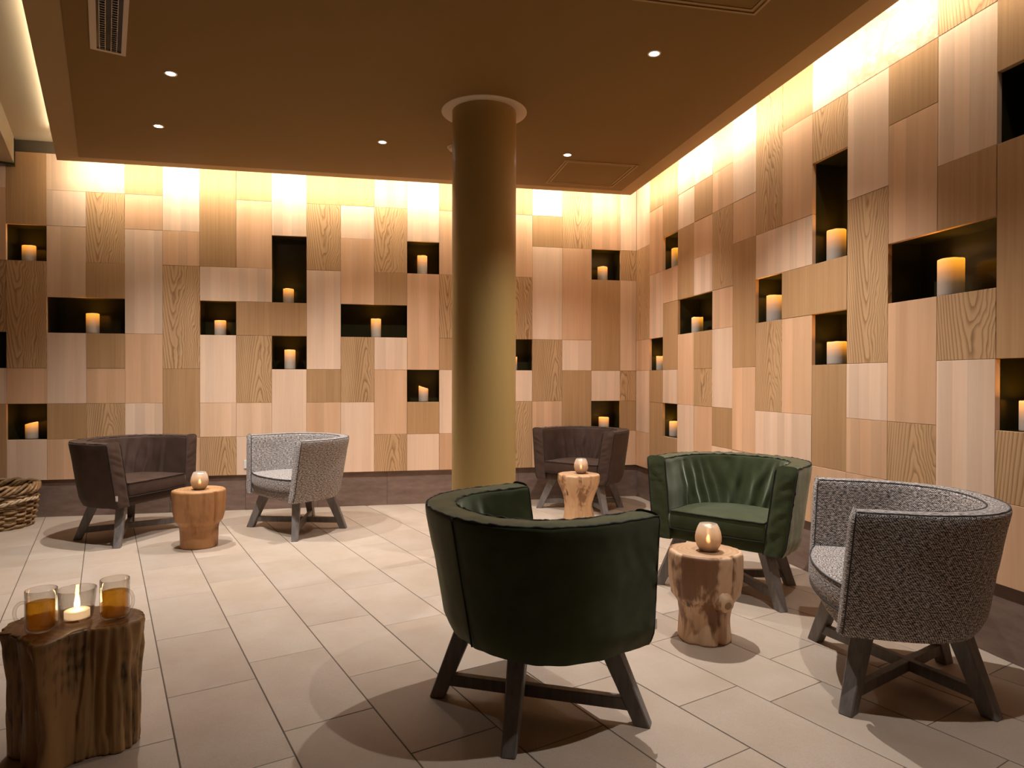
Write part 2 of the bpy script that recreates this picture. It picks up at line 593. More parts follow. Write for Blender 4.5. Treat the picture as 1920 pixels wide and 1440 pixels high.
# floor tiles, each its own piece
WT, LT, N0 = 0.3112, 0.6235, -4.343
OFFS = {-3: .51, -2: .366, -1: .1005, 0: .408, 1: .245, 2: .585, 3: .143, 4: .492, 5: .1836, 6: .33, 7: .092, 8: .37, 9: .017}
ntile = 0
for k in range(-8, 14):
    off = OFFS.get(k, (k * 0.377) % LT)
    n0, n1 = N0 + k * WT + 0.0022, N0 + (k + 1) * WT - 0.0022
    for j in range(-8, 18):
        d0, d1 = off + j * LT + 0.0014, off + (j + 1) * LT - 0.0014
        poly = [tuple(D * d + NV * n) for d, n in ((d0, n0), (d1, n0), (d1, n1), (d0, n1))]
        for a, b, c in room_half:
            if poly:
                poly = clip_poly(poly, a, b, c)
        if len(poly) < 3:
            continue
        cx = sum(p[0] for p in poly) / len(poly)
        cy = sum(p[1] for p in poly) / len(poly)
        if cy < -6.6:                                # behind the camera the slab takes over
            continue
        loc2 = [((p[0] - cx), (p[1] - cy)) for p in poly]
        lp = [(x * D[0] + y * D[1], x * NV[0] + y * NV[1]) for x, y in loc2]
        ar = 0.5 * sum(lp[i][0] * lp[(i + 1) % len(lp)][1] - lp[(i + 1) % len(lp)][0] * lp[i][1] for i in range(len(lp)))
        if abs(ar) < 0.002:
            continue
        if ar < 0:
            lp = lp[::-1]
        m = len(lp)
        ins = [(x - math.copysign(min(0.0015, abs(x)), x), y - math.copysign(min(0.0015, abs(y)), y)) for x, y in lp]
        h = random.uniform(-0.0002, 0.0002)
        v = [(x, y, -0.006) for x, y in lp] + [(x, y, -0.0011 + h) for x, y in lp] + [(x, y, h) for x, y in ins]
        f = [tuple(range(2 * m, 3 * m))]
        for r_ in (0, m):
            f += [(r_ + i, r_ + (i + 1) % m, r_ + m + (i + 1) % m, r_ + m + i) for i in range(m)]
        mesh_obj('tile', v, f, MT, floor, loc=(cx, cy, 0), rz=DA)
        ntile += 1

# panel walls ------------------------------------------------------
CB, CR = 0.5616, 1.1005
RB, RT = -1.145, 8.02
PT = 0.025                                            # panel thickness
ND = 0.20                                             # niche depth


def row_z(r):
    return (max(RB, min(RT, r)) + FLZ) * M


BACK = {20: 'P2 S2 B2 P1 O2', 19: 'B2 P2 O2 B2 P1', 18: 'P1 B2 S2 N1 P1 O2', 17: 'O2 N1 S3 B1 N1 P1', 16: '_1 P1 Q2 _1 P2 O1 B1', 15: '_1 S2 O1 _1 O1 B1 S1 B1',
        14: 'O1 B1 P3 B2 P1 Q1', 13: 'P2 B1 S3 O2 B1', 12: 'O3 _1 N1 P2 Q1 S1', 11: 'O1 B2 _1 _1 S2 Q1 P1', 10: 'P2 N2 _1 N1 P3',
        9: '_1 S2 P3 O1 B2', 8: '_1 P1 B2 _1 S2 P2', 7: 'B1 S2 O1 _1 P1 B2 S1', 6: 'P2 N1 B3 N1 O1 P1', 5: 'O1 B2 S2 O1 P2 B1',
        4: 'P2 O2 B2 P1 S1 B1', 3: 'O1 B2 S2 N1 P1 S2', 2: 'P1 O1 P3 S2 B2', 1: 'S2 B3 P1 O3', 0: 'B2 N1 O3 P1 N1 P1', -1: 'P2 S1 Q3 S1 O1 Q1'}
BACK_WIDE = [(15, 7, 'Q'), (15, 3, 'N'), (11, 4, 'P'), (10, 3, 'O'), (8, 7, 'O'), (7, 3, 'N')]   # (right-hand column, cell, tone), two columns wide
RIGHT = {0: 'P2 S3 B1 P2 B1', 1: 'O1 B2 P2 N1 O1 O2', 2: 'O2 N1 B1 O2 P1 N1 O1', 3: 'Q1 P1 O2 _1 B2 P2', 4: 'P1 O1 B1 P1 _1 O1 S1 B2',
         5: 'B1 B1 S2 B1 P2 O1 P1', 6: 'P2 B1 O3 B2 P1', 7: 'S3 _1 N1 S2 _1 B1', 8: 'O1 B2 _1 _1 B2 _1 B1', 9: 'P1 S1 N2 _1 N1 O2 B1',
         10: '_1 P2 S3 P1 B1 B1', 11: '_1 O1 B2 _1 B2 S1 P1', 12: 'S1 P2 O1 _1 S1 P2 B1', 13: 'O2 N1 O3 N1 S1 B1', 14: 'P2 S2 P2 B2 O1',
         15: 'B1 O2 P2 S2 B2', 16: 'P3 B2 O2 P2', 17: 'S2 P3 B1 O3'}
for k_ in range(18, 24):
    RIGHT[k_] = ('O2 P2 B3 S2', 'P1 S2 B2 O1 P3', 'B2 O2 P2 S1 B2')[k_ % 3]
RIGHT_WIDE = [(3, 3, 'N'), (7, 4, 'P'), (8, 3, 'O'), (10, 7, 'F'), (11, 3, 'N'), (7, 0, 'P')]


def spans(tab, wide, edge):
    out = []
    for col, sdef in tab.items():
        c = 7
        for tok in sdef.split():
            n = int(tok[1:])
            if tok[0] != '_':
                out.append((edge(col), edge(col + 1), c - n + 1, c + 1, tok[0]))
            c -= n
        assert c == -2, (col, sdef)
    for col, c, tone in wide:
        out.append((edge(col), edge(col + 2), c, c + 1, tone))
    return out


def edge_b(j):
    return 0.0 if j == -1 else (CB + j) * M


def edge_r(k):
    return 0.0 if k == 0 else (CR + k - 1) * M


def panel_wall(name, sp, to_world, rz):
    """sp: distances a0..a1 from the corner; local x runs along the wall, local -y faces the room"""
    back = MB()
    root = bpy.data.objects.new(name, None)
    items = []
    for a0, a1, r0, r1, tone in sp:
        z0, z1 = row_z(r0 if r0 > -1 else RB), row_z(r1 if r1 < 8 else RT)
        items.append((a0, a1, z0, z1, tone))
    vv, ff = [], []
    for a0, a1, z0, z1, tone in items:
        if tone != 'N':
            n = len(vv)
            for a, z in ((a0, z0), (a1, z0), (a1, z1), (a0, z1)):
                vv.append(to_world(a, PT + 0.002, z))
            ff.append((n, n + 1, n + 2, n + 3))
    wall = structure(mesh_obj(name, vv, ff, MWALL))
    for a0, a1, z0, z1, tone in items:
        wdt, hgt = a1 - a0, z1 - z0
        ac, zc_ = (a0 + a1) / 2, (z0 + z1) / 2
        g = 0.0009
        if tone == 'N':
            e = 0.0
            b = MB()
            x0, x1, h0, h1 = -wdt / 2 + e, wdt / 2 - e, -hgt / 2 + e, hgt / 2 - e
            y0, y1 = PT, ND
            v = [(x0, y0, h0), (x1, y0, h0), (x1, y0, h1), (x0, y0, h1), (x0, y1, h0), (x1, y1, h0), (x1, y1, h1), (x0, y1, h1)]
            f = [(0, 1, 5, 4), (1, 2, 6, 5), (2, 3, 7, 6), (3, 0, 4, 7), (4, 5, 6, 7)]
            # outer skin so that the box has a thickness of its own
            o_ = 0.012
            n = len(v)
            v += [(x0 - 0.0, y0, h0), (x1, y0, h0), (x1, y0, h1), (x0, y0, h1)]
            v += [(x0 - o_, y1 + o_, h0 - o_), (x1 + o_, y1 + o_, h0 - o_), (x1 + o_, y1 + o_, h1 + o_), (x0 - o_, y1 + o_, h1 + o_)]
            f += [(8, 12, 13, 9), (9, 13, 14, 10), (10, 14, 15, 11), (11, 15, 12, 8), (12, 15, 14, 13)]
            p = to_world(ac, 0, zc_)
            b.add(v, f).build('niche', MNICHE, wall, loc=p, rz=rz)
        else:
            dy = random.uniform(-0.0012, 0.0012)
            b = MB().box(-wdt / 2 + g, wdt / 2 - g, dy, PT, -hgt / 2 + g, hgt / 2 - g, 0.0011)
            b.build('panel', WOOD[tone], wall, loc=to_world(ac, 0, zc_), rz=rz)
    return wall


SB = spans(BACK, BACK_WIDE, edge_b)
SR = spans(RIGHT, RIGHT_WIDE, edge_r)
wall_back = panel_wall('wall_back', SB, lambda a, d, z: (-a, d, z), 0.0)
wall_right = panel_wall('wall_right', SR, lambda a, d, z: (d, -a, z), R(-90))
# plain plaster behind and above the panels
fz = row_z(RT)
MB().box(-6.7, 0.3, 0.02, 0.34, fz + 0.001, 3.4).build('frieze', MFRIEZE, wall_back)
MB().box(-6.7, 0.3, 0.24, 0.34, -0.08, fz).build('backing', MFRIEZE, wall_back)
MB().box(0.02, 0.34, YR - 0.2, 0.3, fz + 0.001, 3.4).build('frieze', MFRIEZE, wall_right)
MB().box(0.24, 0.34, YR - 0.2, 0.3, -0.08, fz).build('backing', MFRIEZE, wall_right)
yq = -edge_r(24)
MB().box(0.0, 0.24, YR, yq - 0.002, 0.0, fz).build('plain_section', MWALL, wall_right)
structure(MB().box(-4.5, 0.3, YR - 0.2, YR, -0.08, 3.4).build('wall_rear', MWALL))
lw0, lw1 = LW + D * -0.4, LW + D * 9.0
structure(MB().prism([tuple(lw0), tuple(lw1), tuple(lw1 - NV * 0.2), tuple(lw0 - NV * 0.2)], -0.08, 3.4).build('wall_left', MWALL))

# skirting of dark tiles
zsk = row_z(RB) - 0.002
bb = structure(MB().box(-6.5, 0.24, 0.036, 0.24, 0, zsk - 0.001).build('baseboard_back', MGROUT))
x = 0.03
edges = [0.03] + [-2.45 + 0.6235 * k for k in range(3, -8, -1)]
for a, b in zip(edges, edges[1:]):
    MB().box((b - a) / 2 + 0.001, (a - b) / 2 - 0.001, 0, 0.012, -zsk / 2, zsk / 2, 0.001).build('tile', MSKIRT, bb, loc=((a + b) / 2, 0.026, zsk / 2 + 0.0005))
br_ = structure(MB().box(0.036, 0.24, YR, 0.02, 0, zsk - 0.001).build('baseboard_right', MGROUT))
yy = 0.026
k = 0
while yy > -8.0:
    y2 = yy - (0.36 if k == 0 else 0.6235)
    hw = (yy - y2) / 2 - 0.001
    MB().box(-hw, hw, 0, 0.012, -zsk / 2, zsk / 2, 0.001).build('tile', MSKIRT, br_, loc=(0.026, (yy + y2) / 2, zsk / 2 + 0.0005), rz=R(-90))
    yy = y2
    k += 1

# ceiling ----------------------------------------------------------
EX, EY = -0.160, -0.243                              # outer edges of the dropped ceiling on the right and at the back
L0 = np.array([-5.091, -0.227])                      # a point of its left edge
BW = 0.155


def ceil_poly(inset):
    a = L0 + NV * inset
    t = (EY - inset - a[1]) / D[1]
    p = a + D * t
    t2 = (YR - a[1]) / D[1]
    q = a + D * t2
    return [tuple(p), (EX - inset, EY - inset), (EX - inset, YR), tuple(q)]


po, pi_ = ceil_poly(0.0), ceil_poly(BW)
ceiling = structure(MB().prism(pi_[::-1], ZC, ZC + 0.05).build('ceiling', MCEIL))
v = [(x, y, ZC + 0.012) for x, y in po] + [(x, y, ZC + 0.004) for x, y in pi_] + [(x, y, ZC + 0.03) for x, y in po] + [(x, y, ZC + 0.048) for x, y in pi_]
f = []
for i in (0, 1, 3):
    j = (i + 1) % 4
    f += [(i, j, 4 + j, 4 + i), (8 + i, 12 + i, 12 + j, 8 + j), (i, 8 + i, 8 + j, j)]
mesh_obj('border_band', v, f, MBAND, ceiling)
MB().box(-7.0, 0.3, YR - 0.2, 0.3, ZU, ZU + 0.1).build('upper_ceiling', MUP, ceiling)
# LED tape stuck to the outer faces of the dropped ceiling, turned away from the room
zl = ZC + 0.0185
MB().box(po[0][0] + 0.02, EX - 0.004, EY, EY + 0.004, zl, zl + 0.010).build('led_tape', MLED3, ceiling)
MB().box(EX, EX + 0.004, -4.4, EY - 0.004, zl, zl + 0.010).build('led_tape', MLED, ceiling)
q0, q1 = np.array(po[0]) + D * 0.10, np.array(po[0]) + D * 4.6
lip = []
for q in (q0, q1):
    lip += [(*(q + NV * 0.002), ZC + 0.029), (*(q + NV * 0.014), ZC + 0.029), (*(q - NV * 0.012), ZU - 0.052), (*(q - NV * 0.024), ZU - 0.052)]
mesh_obj('cove_lip', lip, [(0, 1, 2, 3), (7, 6, 5, 4), (0, 4, 5, 1), (1, 5, 6, 2), (2, 6, 7, 3), (3, 7, 4, 0)], MUP, ceiling)
MB().prism([tuple(q0 - NV * 0.012), tuple(q0 - NV * 0.024), tuple(q1 - NV * 0.024), tuple(q1 - NV * 0.012)], ZU - 0.0515, ZU - 0.0455).build('led_tape', MLED2, ceiling)

# beam on the left under the upper ceiling
bp = np.array([-5.225, -0.765])
s0 = bp + D * ((-0.035 - bp[1]) / D[1])
s1 = bp + D * 7.5
beam = structure(MB().prism([tuple(s0), tuple(s1), tuple(s1 - NV * 0.55), tuple(s0 - NV * 0.55 / 0.94)], 2.955, ZU).build('beam', MUP))
MB().prism([tuple(s0 + NV * 0.006 - D * 0.03), tuple(s0 + NV * 0.006 + D * 0.012), tuple(s0 - NV * 0.55 + D * 0.012), tuple(s0 - NV * 0.55 - D * 0.03)], 2.935, ZU - 0.01).build('shadow_gap', MNICHE, beam)  # black strip standing in for the shadow gap between beam and wall

# pillar
pc = (-1.853, -1.922)
pillar = structure(MB().lathe([(0.2108, 0.0), (0.2108, ZC + 0.06)], 72, *pc).build('pillar', MPIL, smooth=True))
MB().lathe([(0.2112, ZC - 0.004), (0.276, ZC - 0.004), (0.281, ZC - 0.001), (0.281, ZC + 0.002)], 72, *pc).build('ceiling_collar', MRING, pillar, smooth=True)


def downlight(x, y, label, tilt=(0, 0), power=1.0):
    t = thing('downlight', label, 'downlight', (x, y, ZC), 0, 'recessed ceiling downlights')
    MB().lathe([(0.026, -0.0005), (0.027, -0.003), (0.034, -0.003), (0.036, 0.0005)], 32).build('trim_ring', MALU, t, True)
    MB().lathe([(0.0255, 0.004), (0.0255, -0.0008), (0.001, -0.0008)], 32).build('lens', MLENS, t, False)
    ld = bpy.data.lights.new('downlight_beam', 'SPOT')
    ld.energy = SPOT_W * power
    ld.color = SPOT_COL
    ld.spot_size = R(107)
    ld.spot_blend = 1.0
    ld.shadow_soft_size = 0.014
    lo = bpy.data.objects.new('downlight_beam', ld)
    lo.location = (0, 0, -0.012)
    lo.rotation_euler = (R(tilt[1]), R(-tilt[0]), 0)
    link(lo, t)
    return t


downlight(-3.712, -2.103, 'round ceiling downlight nearest the louvred ceiling light', (-4, 6))
downlight(-4.037, -1.228, 'round ceiling downlight in the back row, above the left brown tub chair', (0, 5))
downlight(-2.506, -1.232, 'round ceiling downlight in the back row, just left of the pillar', (0, 5))
downlight(-1.084, -1.246, 'round ceiling downlight touching the corner of the small ceiling hatch', (6, 2))
downlight(-1.081, -2.891, 'round ceiling downlight in front of the pillar, below the cut-off ceiling hatch', (5, 0), 1.35)
# extra downlight, added out of view to light the foreground
for (x, y, e) in ((-1.081, -4.60, 0.55),):
    o = downlight(x, y, 'added ceiling downlight out of view, lighting the foreground by the grey tweed chair')
    for c in o.children:
        if c.type == 'LIGHT':
            c.data.energy = SPOT_W * e

# smoke detector behind the pillar
t = thing('smoke_detector', 'cream disc smoke detector half hidden behind the pillar on the ceiling', 'smoke detector', (-1.955, -1.238, ZC))
MB().lathe([(0.062, 0.0), (0.062, -0.014), (0.052, -0.026), (0.02, -0.030), (0.001, -0.030)], 32).build('cover', MRING, t, True)
MB().lathe([(0.070, 0.001), (0.070, -0.006), (0.060, -0.006)], 32).build('mounting_plate', MRING, t, True)


def hatch(name, x0, x1, y0, y1, label):
    t = thing(name, label, 'ceiling hatch', ((x0 + x1) / 2, (y0 + y1) / 2, ZC))
    a, b = (x1 - x0) / 2, (y1 - y0) / 2
    MB().box(-a + 0.045, a - 0.045, -b + 0.045, b - 0.045, -0.0025, 0.001).build('hatch_panel', MCEIL, t)
    for w0, w1, dz in ((0.0, 0.013, 0.006), (0.026, 0.041, 0.005)):
        mb = MB()
        mb.box(-a + w0, a - w0, -b + w0, -b + w1, -dz, 0.001)
        mb.box(-a + w0, a - w0, b - w1, b - w0, -dz, 0.001)
        mb.box(-a + w0, -a + w1, -b + w1, b - w1, -dz, 0.001)
        mb.box(a - w1, a - w0, -b + w1, b - w1, -dz, 0.001)
        mb.build('hatch_frame', MBAND, t)
    return t


hatch('ceiling_hatch', -1.071, -0.443, -1.135, -0.507, 'brown access hatch in the ceiling near the room corner, framed by a double line')
hatch('ceiling_hatch', -1.394, -0.766, -3.978, -3.349, 'brown ceiling hatch cut off by the top of the picture')

# louvred fluorescent fitting, switched off
t = thing('louvre_light', 'unlit recessed ceiling light with two chrome louvre rows on the dark ceiling', 'ceiling light',
          (-3.964 + D[0] * 0.6, -2.312 + D[1] * 0.6, ZC), DA)
mb = MB()
hl, hw = 0.6, 0.082
mb.box(-hl, hl, -hw, -hw + 0.030, -0.006, 0.002).box(-hl, hl, hw - 0.022, hw, -0.006, 0.002)
mb.box(-hl, -hl + 0.022, -hw + 0.03, hw - 0.022, -0.006, 0.002).box(hl - 0.022, hl, -hw + 0.03, hw - 0.022, -0.006, 0.002)
mb.build('frame', MRING, t)
MDARKBLUE = plain('dark_blue_reflector', (0.02, 0.028, 0.05), 0.2, 0.6)
MB().box(-hl + 0.022, hl - 0.022, -hw + 0.03, hw - 0.022, -0.0012, 0.0015).build('reflector', MDARKBLUE, t)
for yc_ in (-0.026, 0.026):
    for e in (-0.013, 0.013):
        MB().box(-hl + 0.024, hl - 0.024, yc_ + e - 0.0012, yc_ + e + 0.0012, -0.006, -0.001).build('rail', MALU, t)
    for i in range(46):
        xx = -hl + 0.036 + i * 0.0248
        MB().box(xx - 0.0015, xx + 0.0015, yc_ - 0.0115, yc_ + 0.0115, -0.0055, -0.0012).build('louvre', MALU, t)


# ------------------------------------------------------------------ tub chairs
CH = dict(H=0.722, a=0.422, wt=0.424, yf=0.153, yc=-0.012, b=0.432, zb=0.27)
NN = 2.3


def outline(zf, off=0.0, n=120):
    """plan curve of the shell from the -x tip around the back to the +x tip; zf = 0 at the rim and 1 at the hem"""
    a = CH['a'] - 0.052 * zf - off
    b = CH['b'] - 0.085 * zf - off
    wt = CH['wt'] - 0.055 * zf - off
    yf = -(CH['yf'] + 0.030 * zf)
    yc = CH['yc']
    pts = []
    m = 22
    for i in range(m):
        s = i / m
        y = yf + (yc - yf) * s
        x = -(wt + (a - wt) * s)
        pts.append((x, y))
    for i in range(n):
        u = math.pi * i / (n - 1)
        c, s = math.cos(u), math.sin(u)
        pts.append((-math.copysign(a * abs(c) ** (2 / NN), c), yc + b * abs(s) ** (2 / NN)))
    for i in range(m - 1, -1, -1):
        s = i / m
        pts.append((wt + (a - wt) * s, yf + (yc - yf) * s))
    return pts


def resample(pts, n):
    P = np.array(pts)
    d = np.concatenate([[0], np.cumsum(np.linalg.norm(np.diff(P, axis=0), axis=1))])
    t = np.linspace(0, d[-1], n)
    return np.stack([np.interp(t, d, P[:, 0]), np.interp(t, d, P[:, 1])], 1), t


FOLDS = {
    'green': [(.20, .27, .016, .013), (.25, .33, .012, .012), (.29, .385, .014, .014), (.36, .46, .022, .017), (.47, .415, .016, .012), (.60, .50, .020, .016),
              (.66, .57, .014, .013), (.68, .73, .015, .014), (.78, .80, .018, .012), (.53, .56, .02, .010), (.15, .18, .014, .010)],
    'brown': [(.22, .27, .014, .008), (.30, .35, .012, .009), (.38, .41, .016, .011), (.47, .46, .013, .010), (.55, .50, .014, .011), (.63, .56, .013, .012),
              (.70, .62, .012, .011), (.76, .69, .014, .010), (.84, .80, .012, .008)],
    'grey': [(.30, .33, .03, .003), (.62, .60, .02, .004), (.68, .67, .016, .004)],
}


def make_chair(kind, label, loc, rz, tags):
    mat = {'green': MGREEN, 'brown': MBROWN, 'grey': MTWEED}[kind]
    pipe = {'green': MPIPE_D, 'brown': MPIPE_B, 'grey': MPIPE_G}[kind]
    slip = kind != 'grey'
    th = 0.116 if slip else 0.080
    H, zb = CH['H'], CH['zb']
    t = thing('tub_chair', label, 'chair', (loc[0], loc[1], 0), rz, 'tub chairs around the stump tables')
    sd = {'green': 3.0, 'brown': 11.0, 'grey': 23.0}[kind]
    nu = 150
    # cross-section of the shell: outside up, over the rim, inside down
    prof = [('o', 0, 0.0)]
    nz = 16
    for i in range(1, nz):
        prof.append(('o', 0, i / nz * 0.965))
    for ang in (0, 30, 60, 90):
        r_ = 0.014
        prof.append(('t', r_ - r_ * math.cos(R(ang)), H - r_ + r_ * math.sin(R(ang))))
    for s in (0.3, 0.5, 0.7):
        prof.append(('t', th * s, H + 0.004 * math.sin(s * math.pi)))
    for ang in (90, 60, 30, 0):
        r_ = 0.014
        prof.append(('t', th - r_ + r_ * math.cos(R(ang)), H - r_ + r_ * math.sin(R(ang))))
    zi = 0.37
    nin = 26
    for i in range(1, nin + 1):
        prof.append(('i', th, H - 0.014 - (H - 0.014 - zi) * i / nin))
    verts, uvs = [], []
    L = None
    cols = []
    for p in prof:
        kind_, d_, z_ = p
        if kind_ == 'o':
            z = zb + (H - zb) * z_
        else:
            z = z_
        zf = (H - z) / (H - zb)
        c, arc = resample(outline(max(zf, 0), d_), nu)
        tan = np.gradient(c, axis=0)
        tan /= np.linalg.norm(tan, axis=1)[:, None]
        nrm = np.stack([-tan[:, 1], tan[:, 0]], 1)          # outward
        cols.append((kind_, d_, z, c, arc, nrm))
    acc = 0
    vcoord = [0]
    for a, b in zip(cols, cols[1:]):
        acc += math.hypot(b[2] - a[2], b[1] - a[1])
        vcoord.append(acc)
    hem_ruffle = 0.006 if slip else 0.003
    for i in range(nu):
        u = i / (nu - 1)
        for j, (kd, d_, z, c, arc, nrm) in enumerate(cols):
            p = np.array([c[i][0], c[i][1]])
            dd = 0.0
            dz = 0.0
            if kd == 'o':
                dd = 0.004 * N3(u * 9 + sd, z * 6, sd) + 0.0015 * N3(u * 30, z * 20, sd)
                if slip:                                     # light creases by the arm ends
                    e = max(0.0, 1 - min(u, 1 - u) / 0.14)
                    dd += 0.006 * e * N3(u * 10, z * 34 + u * 30, sd + 4)
                    e2 = math.exp(-((z - zb) / 0.03) ** 2)
                    dd += -0.016 * e2
                    dz = hem_ruffle * e2 * N3(u * 26, 1.5, sd)
                else:
                    e2 = math.exp(-((z - zb) / 0.028) ** 2)
                    dd += -0.022 * e2
            elif kd == 't':
                dz = (0.0035 if slip else 0.002) * N3(u * 22, d_ * 30, sd + 2)
            else:
                vv = (H - z) / (H - zi)
                env = min(1.0, vv * 4) * (0.35 + 0.85 * vv)
                for (ua, ub, wd, am) in FOLDS[kind]:
                    uc = ua + (ub - ua) * vv + 0.012 * N3(vv * 3, ua * 20, sd)
                    q = (u - uc) / wd
                    dd += -1.3 * am * env * math.exp(-q * q) + 0.7 * am * env * math.exp(-((u - uc - wd * 1.6) / (wd * 0.9)) ** 2)
                dd += 0.004 * N3(u * 14, vv * 3, sd + 8)
                if kind == 'grey':
                    dd += 0.003 * N3(u * 20, vv * 5, sd + 8)
            p = p + nrm[i] * dd
            verts.append((p[0], p[1], z + dz))
            uvs.append((arc[i], vcoord[j]))
    npf = len(cols)
    shell = mesh_obj('backrest', verts, grid_faces(nu, npf), mat, t, True, uvs)
    # arm fronts: a panel over each open end
    jo = [j for j, c in enumerate(cols) if c[0] == 'o']
    ji = [j for j, c in enumerate(cols) if c[0] == 'i']
    for end in (0, nu - 1):
        nh, nw = 40, 9
        vv, uu = [], []
        for h in range(nh):
            s = h / (nh - 1)
            z = zb + 0.004 + (H - 0.006 - zb) * s
            zf = (H - z) / (H - zb)
            po_ = np.array(outline(max(zf, 0), 0.0)[0 if end == 0 else -1])
            hem = math.exp(-((z - zb) / 0.028) ** 2)
            sx = 1 if end == 0 else -1
            for k in range(nw):
                q = k / (nw - 1)
                x = po_[0] + sx * (q * th + (0.018 * hem * (1 - q)))
                edge = min(q, 1 - q) * 2
                top = min(1.0, (1 - s) * 14)
                y = po_[1] - (0.010 if slip else 0.013) * (1 - (1 - min(1, edge * 1.8)) ** 2) * top
                if slip:
                    y -= 0.0055 * min(1, edge * 2) * top * (N3(x * 8, z * (48 if kind == 'brown' else 30) + x * 22 * sx, sd + end) + 0.4 * N3(x * 10, z * 70, sd))
                zz = z + (0.014 * (1 - abs(2 * q - 1) ** 4) if s > 0.93 else 0.0) * (s - 0.93) / 0.07 - 0.014 * (s > 0.98) * 0
                vv.append((x, y, zz))
                uu.append((q * th, z))
        fcs = grid_faces(nh, nw)
        if end == 0:
            fcs = [tuple(reversed(q)) for q in fcs]
        mesh_obj('arm_front', vv, fcs, mat, t, True, uu)
    # piping along the seams
    pm_ = MB()
    rp = 0.0042 if kind == 'green' else (0.0036 if kind == 'brown' else 0.0034)
    for d_, kk in ((0.008, 0), (th - 0.006, 1)):
        c, arc = resample(outline(0.0, d_), 170)
        amp = 0.0045 if slip else 0.002
        pm_.tube([(x, y, H - 0.002 + amp * N3(i * 0.27, kk * 5, sd) + 0.4 * amp * N3(i * 0.8, kk, sd)) for i, (x, y) in enumerate(c)], rp, 5)
    for end in (0, -1):
        sx = 1 if end == 0 else -1
        for d_ in (0.003, th - 0.003):
            pts = []
            for h in range(26):
                s = h / 25
                z = zb + 0.01 + (H - 0.006 - zb - 0.01) * s
                zf = (H - z) / (H - zb)
                p = outline(max(zf, 0), 0.0)[end]
                pts.append((p[0] + sx * d_ + sx * 0.016 * math.exp(-((z - zb) / 0.03) ** 2) * (1 if d_ < 0.01 else 0), p[1] - 0.003 + 0.0015 * N3(h * 0.5, d_ * 40, sd), z))
            pm_.tube(pts, rp * 0.9, 5)
    if slip:                                             # upright seam down the back
        for uu_ in (0.468,):
            pts = []
            for h in range(22):
                z = zb + 0.01 + (H - zb - 0.012) * h / 21
                c, _ = resample(outline((H - z) / (H - zb), -0.0015), 200)
                p = c[int(uu_ * 199)]
                pts.append((p[0], p[1], z))
            pm_.tube(pts, rp * 0.7, 5)
    pm_.build('piping', pipe, shell, True)

    # seat cushion and the padded base under it
    def d_slab(name, z0, z1, off, zf, yfront, bulge, dome, r_, parent, seam=None):
        ring, _ = resample(outline(zf, off), 90)
        xw = ring[0][0]
        front = [(xw + (-2 * xw) * s, yfront - bulge * (1 - (2 * s - 1) ** 2)) for s in np.linspace(1, 0, 40)]
        loop = [(ring[0][0], max(ring[0][1], yfront))] if False else []
        base = [tuple(p) for p in ring if p[1] > yfront + 0.012] + front
        base = np.array(base)
        cen = np.array([0.0, 0.10])
        n = len(base)
        v, uv = [], []
        rows = []
        arc = np.concatenate([[0], np.cumsum(np.linalg.norm(np.diff(base, axis=0), axis=1))])

        def put(sc, ins, z, kind_):
            dirs = base - cen
            ln = np.linalg.norm(dirs, axis=1)[:, None]
            P = cen + dirs * ((ln - ins) / ln) * sc
            rows.append(len(v))
            for i, p in enumerate(P):
                zz = z
                if kind_ == 'top':
                    zz += 0.004 * N3(p[0] * 9, p[1] * 9, sd + 31) * min(1, (1 - sc) * 6 + 0.3)
                v.append((p[0], p[1], zz))
                uv.append((p[0] + sd, p[1]) if kind_ != 'side' else (arc[i], z + 2))

        put(0.6, 0, z0, 'bot')
        put(1, r_, z0, 'bot')
        for s in (0.0, 0.25, 0.5, 0.75, 1.0):
            put(1, r_ * (1 - math.sin(s * math.pi)) * 0.35, z0 + 0.006 + (z1 - z0 - 0.012) * s, 'side')
        put(1, r_ * 0.4, z1 - 0.002, 'side')
        for sc in (1.0, 0.93, 0.85, 0.75, 0.62, 0.48, 0.34, 0.2, 0.07):
            put(sc, r_ if sc == 1 else 0, z1 + dome * (1 - sc ** 2.2), 'top')
        f = []
        for a, b in zip(rows, rows[1:]):
            f += [(a + i, a + (i + 1) % n, b + (i + 1) % n, b + i) for i in range(n)]
        f.append(tuple(rows[0] + i for i in range(n))[::-1])
        f.append(tuple(rows[-1] + i for i in range(n)))
        o = mesh_obj(name, v, f, mat, parent, True, uv)
        if seam:
            mb = MB()
            for zz, jit in seam:
                dirs = base - cen
                ln = np.linalg.norm(dirs, axis=1)[:, None]
                P = cen + dirs * ((ln - r_ * 0.3) / ln)
                mb.tube([(p[0], p[1], zz + jit * N3(i * 0.3, zz * 9, sd)) for i, p in enumerate(P)], 0.0036, 5, closed=True)
            mb.build('piping', pipe, o, True)
        return o

    d_slab('seat_base', zb + 0.002, 0.345, 0.024, 0.93, -0.168, 0.0 if slip else 0.03, 0.0, 0.012, t)
    bulge = 0.012 if slip else 0.055
    d_slab('seat_cushion', 0.335, 0.437, th + 0.006, 0.62, -0.190 if slip else -0.178, bulge, 0.016, 0.014, t, [(0.435, 0.003), (0.338, 0.002)])

    # legs and stretchers
    feet = {'FL': (-0.342, -0.163), 'FR': (0.342, -0.163), 'BL': (-0.234, 0.31), 'BR': (0.234, 0.31)}
    tops = {'FL': (-0.235, -0.090), 'FR': (0.235, -0.090), 'BL': (-0.160, 0.225), 'BR': (0.160, 0.225)}
